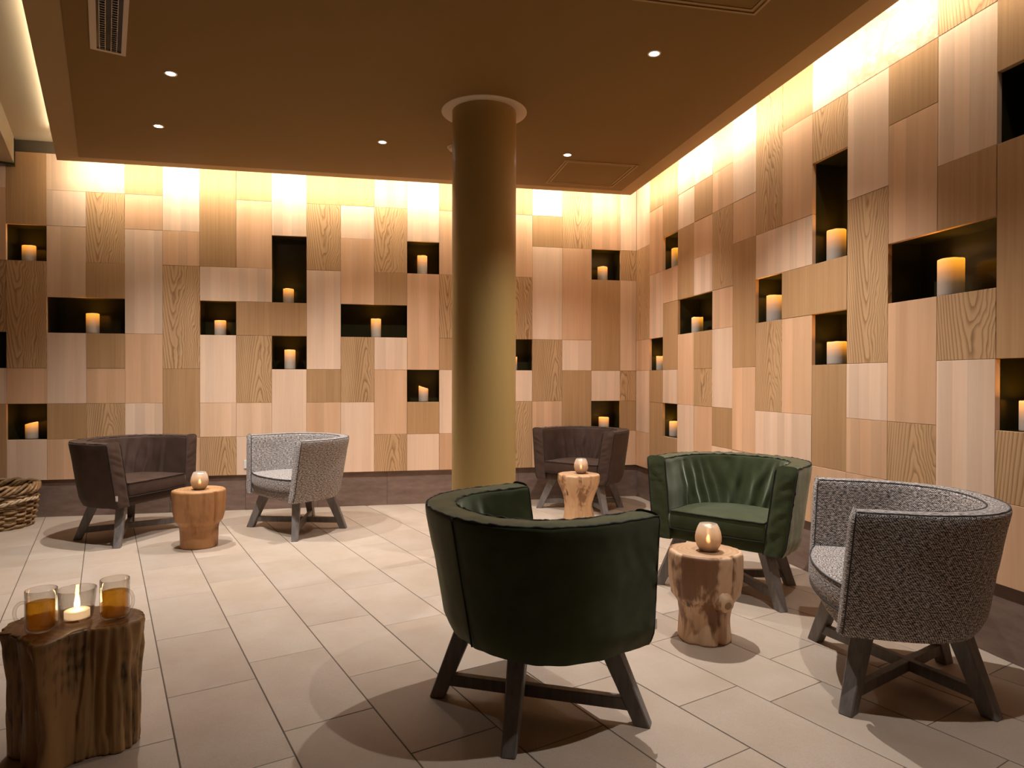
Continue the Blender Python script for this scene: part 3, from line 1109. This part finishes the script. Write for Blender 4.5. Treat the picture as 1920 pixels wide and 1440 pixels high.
    for kf in feet:
        fx, fy = feet[kf]
        tx, ty = tops[kf]
        dx, dy = fx - 0, fy - 0.075
        l_ = math.hypot(dx, dy)
        ex, ey = dx / l_, dy / l_
        mb = MB()
        rings = []
        vv = []
        for (cx, cy, z, hw, hd) in ((fx, fy, 0.0, 0.022, 0.026), (fx, fy, 0.003, 0.0235, 0.0275), (tx, ty, 0.285, 0.030, 0.036)):
            ch = 0.004
            sec = [(-hd + ch, -hw), (hd - ch, -hw), (hd, -hw + ch), (hd, hw - ch), (hd - ch, hw), (-hd + ch, hw), (-hd, hw - ch), (-hd, -hw + ch)]
            s0_ = len(vv)
            for p, q in sec:
                vv.append((cx + ex * p - ey * q, cy + ey * p + ex * q, z))
            rings.append(s0_)
        ff_ = []
        for a, b in zip(rings, rings[1:]):
            ff_ += [(a + i, a + (i + 1) % 8, b + (i + 1) % 8, b + i) for i in range(8)]
        ff_.append(tuple(range(8))[::-1])
        ff_.append(tuple(rings[-1] + i for i in range(8)))
        mb.add(vv, ff_).build('leg', MLEG, t)
    for n_, (a, b) in enumerate((('FL', 'BR'), ('FR', 'BL'))):
        zc_ = 0.066
        s = zc_ / 0.285
        pa = np.array(feet[a]) * (1 - s) + np.array(tops[a]) * s
        pb = np.array(feet[b]) * (1 - s) + np.array(tops[b]) * s
        mid, d = (pa + pb) / 2, pb - pa
        ln = np.linalg.norm(d) / 2 - 0.012
        dz = 0.0006 * n_
        MB().box(-ln, ln, -0.015, 0.015, -0.021 + dz, 0.021 - dz, 0.002).build('stretcher', MLEG, t, loc=(mid[0], mid[1], zc_), rz=math.atan2(d[1], d[0]))
    for (px_, py_, pz_, sx_, m_) in tags:
        MB().box(-0.0015, 0.0015, -0.008, 0.008, -0.018, 0.018, 0.0004).build('care_tag', m_, t, loc=(px_, py_, pz_), rz=sx_)
    return t


def copy_thing(root, label, loc, rz, skip=()):
    r = root.copy()
    COL.objects.link(r)
    r.location = (loc[0], loc[1], root.location[2])
    r.rotation_euler = (0, 0, rz)
    r['label'] = label
    for ch in list(root.children):
        if ch.name.split('.')[0] in skip:
            continue
        c = ch.copy()
        COL.objects.link(c)
        c.parent = r
        for g in list(ch.children):
            d = g.copy()
            COL.objects.link(d)
            d.parent = c
    return r


tagp = (-0.372, -0.190, 0.345, R(10), MTAG)
green = make_chair('green', 'dark green felt tub chair seen from behind, in the middle of the floor', (-1.948, -3.894), R(113.0), [tagp])
copy_thing(green, 'dark green felt tub chair facing the room, in front of the right-hand panel wall', (-0.623, -2.874), R(307.9), skip=('care_tag',))
brown = make_chair('brown', 'brown canvas tub chair beside the wicker basket', (-4.296, -0.834), R(62.7), [tagp])
copy_thing(brown, 'brown canvas tub chair tucked in the room corner behind a stump table', (-0.743, -0.532), R(311.7), skip=('care_tag',))
grey = make_chair('grey', 'grey tweed tub chair standing left of the pillar near the back wall', (-3.192, -0.879), R(305.6), [(-0.235, -0.198, 0.345, R(90), MTAGD)])
copy_thing(grey, 'large grey tweed tub chair in the foreground, side on, by the right wall', (-0.625, -3.989), R(242.4))


# ------------------------------------------------------------------ stump tables
def stump(label, loc, prof, lobes, mat, mat_top, seed, polar=None, notches=(), knot=None, rough=0.0, H=0.40, top_tilt=(0, 0)):
    """prof: (height fraction, radius) pairs; lobes: (order, amplitude, phase); notches: (angle, width, depth, from, to)"""
    t = thing('stump_table', label, 'side table', (loc[0], loc[1], 0), 0, 'teak root stump tables')
    nt, nz = 168, 60
    hs = [p[0] for p in prof]
    rs = [p[1] for p in prof]

    def rad(th, s):
        r = np.interp(s, hs, rs)
        if polar:
            an = [a for a, _ in polar]
            rr = [q for _, q in polar]
            deg = math.degrees(th)
            deg = (deg + 180) % 360 - 180
            r *= np.interp(deg, an, rr, period=360)
        tw = 0.35 * N3(s * 1.3, seed, 0.3)
        for (o, am, ph) in lobes:
            r *= 1 + am * math.cos(o * (th + tw) + ph) * (0.7 + 0.5 * N3(s * 2.2, o, seed))
        for (an, wd, dp, s0_, s1_) in notches:
            q = ((th - an + math.pi + tw * 0.4) % (2 * math.pi) - math.pi) / wd
            e = min(1, max(0, (s - s0_) / 0.08)) * min(1, max(0, (s1_ - s) / 0.08))
            r *= 1 - dp * math.exp(-q * q) * e
        if rough:
            q = N3(math.cos(th) * 4.2, math.sin(th) * 4.2, s * 0.9 + seed)
            q2 = N3(math.cos(th) * 9, math.sin(th) * 9, s * 2.0 + seed)
            r *= 1 - rough * (1 - min(1, abs(q) * 4.5)) - 0.35 * rough * (1 - min(1, abs(q2) * 4))
        r *= 1 + 0.030 * N3(math.cos(th) * 2.2, math.sin(th) * 2.2, s * 3 + seed) + 0.012 * N3(math.cos(th) * 8, math.sin(th) * 8, s * 5 + seed)
        return r

    v = []
    zs = [0.0] + list(np.linspace(0.012, 0.965, nz - 5)) + [0.982, 0.993, 0.999, 1.0]
    ins = [0.006] + [0.0] * (nz - 5) + [0.001, 0.004, 0.010, 0.016]
    for i in range(nt):
        th = 2 * math.pi * i / nt
        for s, q in zip(zs, ins):
            r = rad(th, s) - q
            x, y = r * math.cos(th), r * math.sin(th)
            z = s * H + (top_tilt[0] * x + top_tilt[1] * y) * s ** 3
            v.append((x, y, z))
    n = len(zs)
    f = grid_faces(nt, n, True)
    f.append(tuple(i * n for i in range(nt))[::-1])
    trunk = mesh_obj('trunk', v, f, mat, t, True)
    # sawn top
    vt, ft = [], []
    ring = [v[i * n + n - 1] for i in range(nt)]
    for k, sc in enumerate((1.0, 0.97, 0.75, 0.5, 0.25, 0.04)):
        for (x, y, z) in ring:
            xx, yy_ = x * sc, y * sc
            vt.append((xx, yy_, H + (top_tilt[0] * xx + top_tilt[1] * yy_) + (0.0 if k == 0 else 0.0015) + 0.0022 * N3(xx * 14, yy_ * 14, seed) * (k > 0)))
    for k in range(5):
        ft += [(k * nt + i, k * nt + (i + 1) % nt, (k + 1) * nt + (i + 1) % nt, (k + 1) * nt + i) for i in range(nt)]
    ft.append(tuple(5 * nt + i for i in range(nt)))
    mesh_obj('top_face', vt, ft, mat_top, t, True)
    if knot:
        an, s, r0, ln = knot
        base = rad(an, s)
        c0 = Vector((math.cos(an) * (base - 0.03), math.sin(an) * (base - 0.03), s * H))
        d = Vector((math.cos(an), math.sin(an), -0.12)).normalized()
        pts = [c0 + d * q for q in (0, 0.02, 0.03 + ln * 0.5, 0.03 + ln * 0.8, 0.03 + ln)]
        mb = MB().tube(pts, [r0 * 1.5, r0 * 1.3, r0 * 1.05, r0 * 0.9, r0 * 0.66], 14)
        mb.v = [tuple(Vector(p) + Vector((1, 1, 1)) * 0.004 * N3(p[0] * 60, p[1] * 60, p[2] * 60)) for p in mb.v]
        ko = mb.build('knot', TEAK_PALE, t, True)
        c1 = c0 + d * (0.031 + ln)
        MB().tube([c1 - d * 0.006, c1, c1 + d * 0.002], [r0 * 0.50, r0 * 0.46, r0 * 0.2], 12).build('knot_core', END_DARK, ko, True)
    return t


stump('pale teak stump table with a round knot, in front of the green chair', (-1.092, -3.49),
      [(0, .118), (0.25, .112), (0.40, .118), (0.47, .135), (0.52, .150), (0.7, .158), (0.93, .160), (1, .158)],
      [(2, .03, 1.0), (3, .035, 0.4), (5, .02, 2.0)], TEAK_PALE, END_PALE, 4.0, rough=0.022,
      notches=[(R(-80), 0.16, 0.20, -0.1, 0.46), (R(-135), 0.22, 0.10, -0.1, 0.40), (R(-75), 0.10, 0.03, 0.2, 0.9), (R(-20), 0.2, 0.06, -0.1, 0.42)],
      knot=(R(-84), 0.52, 0.036, 0.030))
stump('orange teak stump table between the left brown chair and a grey chair', (-3.765, -1.272),
      [(0, .118), (0.12, .120), (0.33, .122), (0.40, .128), (0.47, .150), (0.6, .162), (0.85, .170), (1, .170)],
      [(2, .03, 0.2), (3, .02, 1.4)], TEAK_WARM, END_WARM, 9.0, notches=[(R(-40), 0.05, 0.12, 0.42, 1.1), (R(150), 0.3, 0.05, 0, 1)])
stump('waisted teak stump table in front of the corner brown chair', (-0.93, -1.05),
      [(0, .135), (0.15, .122), (0.35, .112), (0.55, .122), (0.72, .150), (0.85, .166), (1, .168)],
      [(3, .05, 0.9), (4, .045, 2.1), (5, .03, 0.5)], TEAK_MID, END_PALE, 15.0, rough=0.06,
      notches=[(R(-100), 0.14, 0.10, 0.0, 0.85), (R(-55), 0.16, 0.10, 0.1, 0.8), (R(-150), 0.18, 0.08, 0.0, 0.9)])
stump('dark grooved teak stump table in the foreground holding tea glasses', (-3.45, -3.90),
      [(0, .93), (0.3, .93), (0.6, .93), (0.85, 1.0), (1, 1.03)], [(7, .012, 0.3)], TEAK_DARK, END_DARK, 21.0, rough=0.07,
      polar=[(-175, .240), (-157, .228), (-139, .208), (-120, .200), (-104, .230), (-97, .185), (-88, .130), (-68, .114), (-50, .130), (-35, .158), (-10, .172),
             (12, .152), (40, .135), (70, .130), (100, .140), (140, .190), (170, .235)],
      notches=[(R(-92), 0.07, 0.12, -0.1, 1.0), (R(-118), 0.10, 0.10, -0.1, 0.95), (R(-60), 0.06, 0.07, 0.0, 0.9), (R(-45), 0.05, 0.06, 0.1, 0.95), (R(-150), 0.14, 0.16, -0.1, 1.02)])


# ------------------------------------------------------------------ votive holders
def votive(label, x, y, z=0.4035):
    t = thing('votive_holder', label, 'candle holder', (x, y, z), 0, 'votive holders on the stump tables')
    outer = [(0.0, 0.0), (0.030, 0.0), (0.040, 0.006), (0.051, 0.024), (0.0575, 0.045), (0.058, 0.062), (0.054, 0.085), (0.046, 0.107), (0.0385, 0.120)]
    inner = [(0.0365, 0.120), (0.044, 0.106), (0.052, 0.084), (0.056, 0.062), (0.0555, 0.046), (0.049, 0.026), (0.038, 0.010), (0.0, 0.006)]
    g = MB().lathe(outer + inner, 40).build('glass_bowl', MVOT, t, True)
    c = MB().lathe([(0.0, 0.0065), (0.019, 0.0065), (0.019, 0.024), (0.017, 0.025), (0.0, 0.024)], 24).build('tealight', MTEALIGHT, t, True)
    MB().lathe([(0.0, 0.030), (0.006, 0.035), (0.0095, 0.043), (0.0085, 0.053), (0.004, 0.066), (0.0, 0.074)], 12).build('flame', MFLAME, c, True)
    return t


vz = votive('frosted copper votive glowing on the pale knotted stump', -1.088, -3.515)
copy_thing(vz, 'frosted copper votive glowing on the orange stump at the left', (-3.755, -1.30), 0)
copy_thing(vz, 'frosted copper votive glowing on the waisted stump by the corner', (-0.905, -1.05), 0)


# ------------------------------------------------------------------ tea glasses and candle on the foreground stump
def tea_glass(label, x, y, z, ang):
    t = thing('tea_glass', label, 'glass mug', (x, y, z), ang, 'tea glasses on the foreground stump')
    t.scale = (0.86, 0.86, 0.83)
    r = 0.049
    outer = [(0.0, 0.0), (0.040, 0.0), (0.0455, 0.004), (0.047, 0.012), (r, 0.03), (r, 0.108), (r - 0.001, 0.116), (r, 0.123), (r, 0.148), (r - 0.0012, 0.150)]
    inner = [(r - 0.0032, 0.149), (r - 0.0036, 0.123), (r - 0.0046, 0.116), (r - 0.0036, 0.108), (r - 0.0036, 0.03), (0.043, 0.014), (0.038, 0.008), (0.0, 0.007)]
    g = MB().lathe(outer + inner, 48).build('glass_body', MGLASS, t, True)
    pts = []
    for i in range(19):
        a = R(100) - R(200) * i / 18
        pts.append((r - 0.002 + 0.030 * max(0, math.cos(a)) ** 0.7, 0, 0.072 + 0.036 * math.sin(a)))
    MB().tube(pts, 0.0058, 10).build('handle', MGLASS, g, True)
    MB().lathe([(0.0, 0.0085), (0.0375, 0.0085), (0.0425, 0.0145), (r - 0.004, 0.031), (r - 0.004, 0.099), (r - 0.0045, 0.1005), (0.0, 0.1)], 48).build('tea', MTEA, t, True)
    return t


tz = 0.4085
mug = tea_glass('glass mug of amber tea, handle to the left, near the edge of the dark stump', *on_z(77.5, 1181, tz)[:2], tz, R(196))
copy_thing(mug, 'glass mug of amber tea, handle to the right, on the dark stump', on_z(215.5, 1157.5, tz)[:2], R(-22))
t = thing('tealight_glass', 'clear tapered glass with a burning tealight between the two tea mugs', 'candle holder', (*on_z(144.5, 1161, tz)[:2], tz))
t.scale = (0.90, 0.90, 0.86)
outer = [(0.0, 0.0), (0.042, 0.0), (0.047, 0.004), (0.050, 0.02), (0.0565, 0.07), (0.060, 0.112), (0.0592, 0.114)]
inner = [(0.0570, 0.1125), (0.0535, 0.07), (0.047, 0.022), (0.044, 0.009), (0.0, 0.008)]
mb = MB().lathe(outer + inner, 48)
mb.v = [(x * (1 + 0.02 * N3(math.atan2(y, x) * 3, z * 40, 2)), y * (1 + 0.02 * N3(math.atan2(y, x) * 3, z * 40, 2)), z) for x, y, z in mb.v]
mb.build('glass_body', MGLASS, t, True)
c = MB().lathe([(0.0, 0.0085), (0.0385, 0.0085), (0.039, 0.012), (0.039, 0.034), (0.037, 0.036), (0.0, 0.034)], 36).build('tealight', MTEALIGHT, t, True)
MB().lathe([(0.0, 0.034), (0.0009, 0.034), (0.0009, 0.042), (0.0, 0.043)], 8).build('wick', MWICK, c)
MB().lathe([(0.0, 0.038), (0.006, 0.044), (0.0092, 0.053), (0.0075, 0.067), (0.0035, 0.082), (0.0, 0.092)], 14).build('flame', MFLAME, c, True)


# ------------------------------------------------------------------ wall candles
def candle(wall, px0, px1, py0, py1, label, slant=0.0):
    d = 0.085
    xc = (px0 + px1) / 2
    if wall == 'b':
        p0, p1 = on_y(px0, py1, d), on_y(px1, py1, d)
        pc_ = on_y(xc, (py0 + py1) / 2, d)
        r = np.linalg.norm(p1 - p0) / 2
        x, y = pc_[0], d
        a = -x
        spn = SB
        top = on_y(xc, py0, d)[2]
    else:
        p0, p1 = on_x(px0, py1, d), on_x(px1, py1, d)
        pc_ = on_x(xc, (py0 + py1) / 2, d)
        dist = (pc_ - CAM) @ FW
        r = (px1 - px0) / 2 * dist / FPX
        x, y = d, pc_[1]
        a = -y
        spn = SR
        top = on_x(xc, py0, d)[2]
    r = min(max(r, 0.040), 0.056)
    best = None
    for a0, a1, r0, r1, tone in spn:
        if tone == 'N' and a0 - 0.02 <= a <= a1 + 0.02 and row_z(r0) - 0.06 < pc_[2] < row_z(r1):
            best = (a0, a1, r0, r1)
    assert best, label
    a = min(max(a, best[0] + r + 0.004), best[1] - r - 0.004)
    if wall == 'b':
        x = -a
    else:
        y = -a
    z = row_z(best[2]) + 0.0008
    h = min(max(top - z, 0.10), 0.19)
    t = thing('pillar_candle', label, 'candle', (x, y, z), 0, 'glowing pillar candles in the wall niches')
    n = 36
    v, f = [], []
    prof = [(0.97, 0.0), (1.0, 0.004)] + [(1.0, s * h) for s in np.linspace(0.06, 0.96, 12)] + [(0.985, h * 0.99), (0.93, h), (0.86, h - 0.004)]
    for (q, zz) in prof:
        for k in range(n):
            c_ = 2 * math.pi * k / n
            wob = (0.004 * N3(math.cos(c_) * 1.5, math.sin(c_) * 1.5, px0 * 0.1) + slant * r * (math.cos(c_) if wall == 'b' else -math.sin(c_))) * (zz / h) ** 2
            v.append((q * r * math.cos(c_), q * r * math.sin(c_), zz + wob))
    for i in range(len(prof) - 1):
        f += [(i * n + k, i * n + (k + 1) % n, (i + 1) * n + (k + 1) % n, (i + 1) * n + k) for k in range(n)]
    f.append(tuple(range(n))[::-1])
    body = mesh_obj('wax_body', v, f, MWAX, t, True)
    hz = h - 0.012 - abs(slant) * r * 0.8
    MB().lathe([(0.84 * r, hz + 0.004), (0.6 * r, hz), (0.0, hz - 0.001)], 24).build('glowing_well', MWAXTOP, t, True)
    MB().tube([(0, 0, hz - 0.002), (0.0015, 0, hz + 0.006), (0.003, 0, hz + 0.011)], 0.0012, 6).build('wick', MWICK, t)
    return t


CANDLES = [
    ('b', 42, 67, 461, 489, 'pillar candle in the upper square niche at the left end of the back wall', 0),
    ('b', 162, 186, 588, 623, 'pillar candle in the wide niche above the left brown chair', 0),
    ('b', 402.5, 424, 601, 627, 'short pillar candle in the square niche right of the wide left niche', 0),
    ('b', 531, 551, 542, 567, 'pillar candle at the foot of the tall niche in the back wall', 0),
    ('b', 533.5, 554, 656, 692, 'pillar candle in the square niche below the tall back wall niche', 0),
    ('b', 695.5, 714.5, 598, 632, 'pillar candle in the wide niche left of the pillar', 0),
    ('b', 782.5, 801, 480, 513, 'pillar candle in the upper square niche just left of the pillar', 0),
    ('b', 785, 803, 726, 753, 'slant-topped pillar candle in the lower niche just left of the pillar', -0.30),
    ('b', 951, 969.5, 669, 694, 'pillar candle almost hidden behind the pillar in a square niche', 0),
    ('b', 1121, 1138.5, 501, 525, 'pillar candle in the upper niche between the pillar and the room corner', 0),
    ('b', 1123, 1141, 782, 812, 'pillar candle in the low niche right above the corner brown chair', 0),
    ('b', 48, 71, 793, 822, 'slant-topped pillar candle in the low niche above the wicker basket', 0.22),
    ('r', 1260, 1275, 466, 502, 'pillar candle in the top niche of the right wall nearest the corner', 0),
    ('r', 1231, 1246, 668, 694, 'pillar candle in the narrow niche nearest the corner on the right wall, mid height', 0),
    ('r', 1255, 1272, 790, 819, 'pillar candle in the lowest niche of the right wall near the corner', 0),
    ('r', 1297, 1318, 595, 622, 'pillar candle in the smaller wide niche of the right wall', 0),
    ('r', 1438, 1467, 554, 603, 'pillar candle in the square niche left of the long oak panel on the right wall', 0),
    ('r', 1551.5, 1585, 432, 488, 'pillar candle in the tall narrow niche of the right wall', 0),
    ('r', 1552, 1586, 641, 683, 'pillar candle in the square niche below the tall right wall niche', 0),
    ('r', 1761, 1805, 486, 555, 'largest pillar candle, in the big wide niche of the right wall', 0),
    ('r', 1916, 1962, 752, 812, 'pillar candle cut off by the picture edge in the lower far right niche', 0),
]
for c_ in CANDLES:
    candle(*c_)

# wall socket next to the grey chair
t = thing('wall_socket', 'small white wall socket just left of the distant grey chair', 'socket', (-3.665, -0.001, 0.412))
MB().box(-0.038, 0.038, -0.009, 0.0, -0.038, 0.038, 0.003).build('cover_plate', MTAG, t)
MB().lathe([(0.019, 0.0), (0.019, 0.002), (0.0, 0.002)], 20).build('insert', plain('white_socket_insert', (0.6, 0.58, 0.55), 0.5), t).matrix_local = Matrix.Translation((0, -0.009, 0)) @ Matrix.Rotation(R(90), 4, 'X')


# ------------------------------------------------------------------ wicker basket
def basket(x, y):
    t = thing('wicker_basket', 'round woven willow basket with rope handle standing by the back wall', 'basket', (x, y, 0))
    Hh = 0.335
    nst = 22

    def rr(z):
        return 0.250 + 0.030 * (z / Hh) + 0.012 * math.sin(z / Hh * math.pi)
    MB().lathe([(0.0, 0.012), (0.235, 0.012), (0.243, 0.02), (0.245, 0.04)], 40).build('bottom', MWICK2, t, True)
    for k in range(nst):
        a = 2 * math.pi * k / nst
        pts = [((rr(z)) * math.cos(a), (rr(z)) * math.sin(a), z) for z in np.linspace(0.015, Hh, 8)]
        MB().tube(pts, 0.008, 7).build('stake', MWICK2, t, True)
    rows = 12
    for i in range(rows):
        pts = []
        n = nst * 6
        for k in range(n):
            a = 2 * math.pi * k / n
            ph = nst * a / 2 + math.pi * i
            z = 0.026 + i * 0.0222 + 0.004 * math.sin(a * 3 + i * 1.7) + 0.003 * N3(a * 6, i, 2)
            r = rr(z) + 0.0145 * math.sin(ph)
            pts.append((r * math.cos(a), r * math.sin(a), z))
        MB().tube(pts, [0.0098 + 0.0018 * N3(k * 0.21, i * 3, 5) for k in range(n)], 8, closed=True).build('weaver', MWICK2, t, True)
    for b in range(5):                                   # thick plaited border
        pts = []
        n = 130
        for k in range(n):
            a = 2 * math.pi * k / n
            ph = a * 7 + b * 2 * math.pi / 5
            r = rr(Hh) + 0.004 + 0.019 * math.cos(ph)
            z = 0.300 + 0.028 * math.sin(ph) + 0.010 * (b % 2) + 0.004 * N3(a * 4, b, 3)
            pts.append((r * math.cos(a), r * math.sin(a), z))
        MB().tube(pts, 0.0125, 7, closed=True).build('border_rod', MWICK2, t, True)
    for b in range(2):                                   # foot border
        pts = []
        for k in range(110):
            a = 2 * math.pi * k / 110
            ph = a * 9 + b * math.pi
            pts.append(((0.250 + 0.012 * math.cos(ph)) * math.cos(a), (0.250 + 0.012 * math.cos(ph)) * math.sin(a), 0.016 + 0.008 * math.sin(ph)))
        MB().tube(pts, 0.010, 7, closed=True).build('foot_rod', MWICK2, t, True)
    mb = MB()                                            # twisted rope handle hanging over the front
    for s in range(2):
        pts = []
        for k in range(61):
            q = k / 60
            a = R(-78) + R(82) * q
            r = rr(0.2) + 0.020 + 0.018 * math.sin(q * math.pi)
            z = 0.165 + 0.055 * q + 0.030 * math.sin(q * math.pi)
            ph = q * 26 + s * math.pi
            pts.append(((r + 0.008 * math.cos(ph)) * math.cos(a), (r + 0.008 * math.cos(ph)) * math.sin(a), z + 0.008 * math.sin(ph)))
        mb.tube(pts, 0.0085, 7)
    mb.build('rope_handle', MROPE, t, True)
    mb = MB()
    for s in range(2):
        pts = []
        for k in range(41):
            q = k / 40
            a = R(-84) - R(60) * q
            r = rr(0.2) + 0.020
            z = 0.168 + 0.03 * q
            ph = q * 18 + s * math.pi
            pts.append(((r + 0.008 * math.cos(ph)) * math.cos(a), (r + 0.008 * math.cos(ph)) * math.sin(a), z + 0.008 * math.sin(ph)))
        mb.tube(pts, 0.0085, 7)
    mb.build('rope_handle', MROPE, t, True)
    return t


basket(-5.515, -0.31)
print('tiles', ntile)
